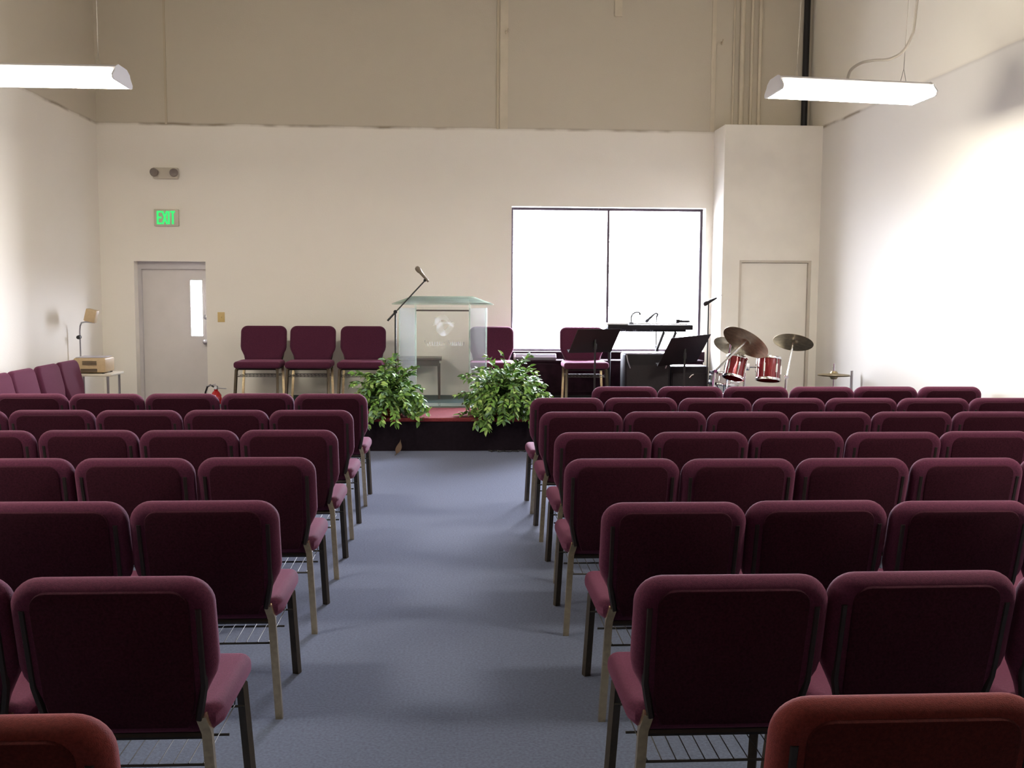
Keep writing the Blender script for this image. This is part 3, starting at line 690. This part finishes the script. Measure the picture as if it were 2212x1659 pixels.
kf.build('rubber_foot', M['black'], t)
t = thing('music_book', 'pale music book lying on the keyboard end behind the music stand', 'book', (1.93, 11.97, SZ+.9005))
MB().box(-.15, .10, -.07, .025, 0, .012, .002, 1).build('cover', M['white_enamel'], t)
MB().box(-.146, .096, -.066, .021, .0121, .018, .001, 1).build('pages', M['head'], t)
# microphones by the keyboard
def curve(P, n=8):
    P = [Vector(p) for p in P]; Q = []
    for i in range(len(P)-1):
        p0 = P[max(0, i-1)]; p1 = P[i]; p2 = P[i+1]; p3 = P[min(len(P)-1, i+2)]
        for j in range(n):
            u = j/n; Q.append(.5*((2*p1) + (p2-p0)*u + (2*p0-5*p1+4*p2-p3)*u*u + (3*p1-p0-3*p2+p3)*u**3))
    return Q + [P[-1]]
t = thing('microphone_stand', 'black microphone stand bent over the middle of the keyboard', 'microphone stand', (2.425, 12.24, SZ))
stand_base(t, r=.10, rot=.3)
MB().tube([(0, 0, .1), (0, 0, 1.0)], .008, 8).build('pole', M['black'], t)
MB().tube(curve([(0, 0, .98), (.012, 0, 1.01), (-.005, 0, 1.025), (-.04, -.02, 1.01), (-.12, -.06, .95)]), .012, 8).build('gooseneck', M['black'], t)
microphone(t, (-.04, -.02, 1.005), (-.09, -.05, -.07), .75)
t = thing('gooseneck_lamp', 'small black gooseneck lamp at the end of the keyboard', 'lamp', (2.08, 12.00, SZ+.9130))
MB().lathe([(0, 0), (.03, 0), (.03, .012), (.01, .018), (0, .018)], 16).build('base', M['black'], t)
MB().tube(curve([(0, 0, .01), (0, 0, .07), (.02, 0, .11), (.06, 0, .13), (.10, 0, .125)]), .009, 8).build('gooseneck', M['black'], t)
MB().lathe([(0, 0), (.008, 0), (.016, .03), (.0, .03)], 12, aim((.095, 0, .126), (.4, 0, -1))).build('lamp_shade', M['black'], t)
t = thing('handheld_microphone', 'tapered handheld microphone lying across the keyboard end', 'microphone', (2.62, 12.07, SZ+.840+.0725+.0245))
hm = MB(); hm.lathe([(0, 0), (.024, .003), (.0235, .04), (.016, .055), (.012, .17), (0, .172)], 14, aim((0, 0, 0), (1, .05, -.02))); hm.build('microphone_body', M['blackplastic'], t)
t = thing('microphone_stand', 'tall microphone stand with angled microphone beside the window edge', 'microphone stand', (2.885, 11.58, SZ))
stand_base(t, r=.06, rot=.3)
MB().tube([(0, 0, .05), (0, 0, 1.17)], .008, 8).build('pole', M['black'], t)
microphone(t, (.09, 0, 1.215), (-.15, -.02, -.075), .9)
MB().tube([(0, 0, 1.165), (.03, 0, 1.188)], .016, 8).build('mic_clip', M['black'], t)
MB().tube([(.085, 0, 1.212), (.15, 0, 1.25)], .003, 6).build('cable', M['black'], t)

# ------------------------------------------------------------------ drums
def drum(name, r, h, T, parent, shell=None, lugs=6):
    o = MB(); o.lathe([(r, -h/2), (r, h/2)], 32, T); o.lathe([(r-.006, h/2), (r-.006, -h/2)], 32, T); sh = o.build(name, shell or M['drumred'], parent)
    hd = MB(); hd.lathe([(0, h/2+.004), (r+.001, h/2+.002), (r+.001, h/2-.004), (0, h/2-.002)], 32, T); hd.build('drum_head', M['head'], sh)
    ho = MB()
    for s in (-1, 1):
        z = s*h/2; ho.lathe([(r, z-.012), (r+.012, z-.012), (r+.014, z), (r+.012, z+.012), (r, z+.012), (r, z-.012)], 32, T)
    for k in range(lugs):
        a = 2*math.pi*k/lugs+.3; p = Vector((r*math.cos(a)*1.045, r*math.sin(a)*1.045, 0))
        ho.tube([p+Vector((0, 0, -h/2)), p+Vector((0, 0, h/2))], .0045, 6, T)
        ho.tube([p+Vector((0, 0, -h*.2)), p+Vector((0, 0, h*.2))], .011, 8, T)
    ho.build('hoop', M['chrome'], sh)
    return sh
t = thing('drum_set', 'red drum set with bass drum and two tilted toms before the closet door', 'drums', (3.20, 11.15, 0))
drum('bass_drum', .26, .36, Matrix.Translation((0, .02, .285)) @ Matrix.Rotation(R(90), 4, 'X'), t, lugs=8)
drum('tom', .105, .225, aim((-.115, -.02, .79), (.26, .28, .92)), t)
drum('tom', .125, .235, aim((.255, -.02, .775), (.10, .22, .95)), t)
br = MB(); br.tube([(.0, .02, .52), (.0, .02, .80)], .014, 10); br.tube([(-.05, 0, .80), (.14, 0, .80)], .012, 8); br.box(-.035, .045, -.03, .03, .76, .84, .008, 2); br.build('tom_mount', M['chrome'], t)
for s in (-1, 1): MB().tube([(s*.2, -.1, .16), (s*.32, -.16, .012)], .009, 8).build('spur', M['chrome'], t)
def cymbal_stand(bx, by, c, n, r, label, tilt_from, legs_r=.22, bz=0.):
    t = thing('cymbal_stand', label, 'cymbal', (bx, by, bz), group='cymbals of the drum set')
    c = Vector(c) - Vector((bx, by, bz)); j = Vector(tilt_from) - Vector((bx, by, bz))
    MB().tube([(0, 0, .12), j], .014, 8).build('lower_pole', M['chrome'], t)
    MB().tube([j, c + Vector(n).normalized()*.03], .012, 8).build('upper_pole', M['chrome'], t)
    MB().lathe([(0, -.02), (.018, -.02), (.02, 0), (.018, .02), (0, .02)], 12, aim(j, (0, 1, 0))).build('wing_joint', M['chrome'], t)
    cy = MB(); cy.lathe([(0, .028), (.03, .024), (.045, .012), (.06, .008), (r*.6, .003), (r, -.006), (r, -.0075), (r*.6, .0015), (.06, .0065), (.045, .0105), (.03, .0225), (0, .0265)], 40, aim(c, n)); cy.build('cymbal', M['brass'], t)
    MB().lathe([(0, 0), (.016, 0), (.016, .02), (.008, .035), (0, .035)], 10, aim(c, n) @ Matrix.Translation((0, 0, .028))).build('wing_nut', M['chrome'], t)
    for k in range(3):
        a = .4+2*math.pi*k/3; MB().tube([(0, 0, .2), (legs_r*math.cos(a), legs_r*math.sin(a), .011)], .007, 6).build('leg', M['chrome'], t)
    return t
cymbal_stand(2.74, 10.78, (3.115, 10.85, 1.085), (.56, .34, .76), .262, 'largest cymbal, steeply tilted on its chrome stand by the music stand', (2.775, 10.79, .78), legs_r=.12, bz=SZ)
cymbal_stand(3.50, 10.72, (3.645, 10.9, 1.085), (.25, .40, .88), .212, 'cymbal tilted over the toms on a chrome stand before the closet door', (3.535, 10.76, .72))
cymbal_stand(3.10, 11.52, (3.10, 11.42, 1.01), (.45, .40, .80), .19, 'cymbal mostly hidden behind the largest cymbal', (3.10, 11.5, .85), legs_r=.05)
t = thing('hi_hat', 'hi-hat cymbals on a chrome stand against the block wall', 'cymbal', (4.07, 10.82, 0), group='cymbals of the drum set')
MB().tube([(0, 0, .1), (0, 0, .86)], .007, 8).build('pole', M['chrome'], t)
for s in (-1, 1):
    c = MB(); c.lathe([(0, s*.045), (.03, s*.042), (.042, s*.022), (.06, s*.016), (.17, s*.006), (.17, s*.0045), (.06, s*.014), (0, s*.04)], 36, Matrix.Translation((0, 0, .735))); c.build('cymbal', M['brass'], t)
for k in range(3):
    a = .9+2*math.pi*k/3; MB().tube([(0, 0, .25), (.1*math.cos(a), .1*math.sin(a), .011)], .007, 6).build('leg', M['chrome'], t)
MB().lathe([(0, 0), (.014, 0), (.014, .03), (0, .03)], 10, Matrix.Translation((0, 0, .79))).build('clutch', M['chrome'], t)
t = thing('folded_stand', 'short grey folded stand standing between hi-hat and block wall', 'stand', (4.28, 10.86, 0))
MB().tube([(0, 0, .0), (0, 0, .78)], .016, 10).build('pole', M['steel'], t)
for k in range(3):
    a = 2*math.pi*k/3; MB().tube([(.02*math.cos(a), .02*math.sin(a), .45), (.06*math.cos(a), .06*math.sin(a), .01)], .007, 6).build('leg', M['steel'], t)
t = thing('snare_drum', 'white snare drum on a chrome stand beside the stage end', 'drums', (3.16, 11.86, 0))
drum('shell', .17, .13, aim((0, 0, .60), (.12, .1, 1)), t, M['white_enamel'], 8)
MB().tube([(0, 0, .1), (0, 0, .53)], .011, 8).build('pole', M['chrome'], t)
for k in range(3):
    a = .3+2*math.pi*k/3
    MB().tube([(0, 0, .2), (.1*math.cos(a), .24*math.sin(a), .011)], .008, 6).build('leg', M['chrome'], t)
    MB().tube([(0, 0, .40), (.10*math.cos(a), .10*math.sin(a), .53)], .007, 6).build('basket_arm', M['chrome'], t)

# ------------------------------------------------------------------ small things at the foot of the stage
t = thing('dry_leaf', 'curled brown leaf leaning on the stage skirt in the aisle', 'leaf', (-.55, 10.14, 0))
l = MB()
def f(bm):
    prev = None
    for i in range(9):
        u = i/8; wd = .03*math.sin(math.pi*min(1, u*1.05+.02)); y = .0+.2*u; z = .006+.12*u*u
        cur = [bm.verts.new((.03*u+s*wd, y, z+abs(s)*wd*.5)) for s in (-1, 0, 1)]
        if prev:
            for k in (0, 1): bm.faces.new((prev[k], prev[k+1], cur[k+1], cur[k]))
        prev = cur
l.add(f); l.build('blade', M['leafdry'], t)
MB().tube([(-.012, -.07, .006), (0, .01, .008)], .004, 6).build('leaf_stalk', M['leafdry'], t)
pts = []
for i in range(60):
    u = i/59; pts.append((.36+.42*u+.02*math.sin(u*40), 10.30+.03*math.cos(u*33)+.0, .008))
tag(MB().tube(curve(pts, 3), .006, 6).build('loose_cable', M['black']), 'loose black cable lying along the foot of the stage', 'cable')
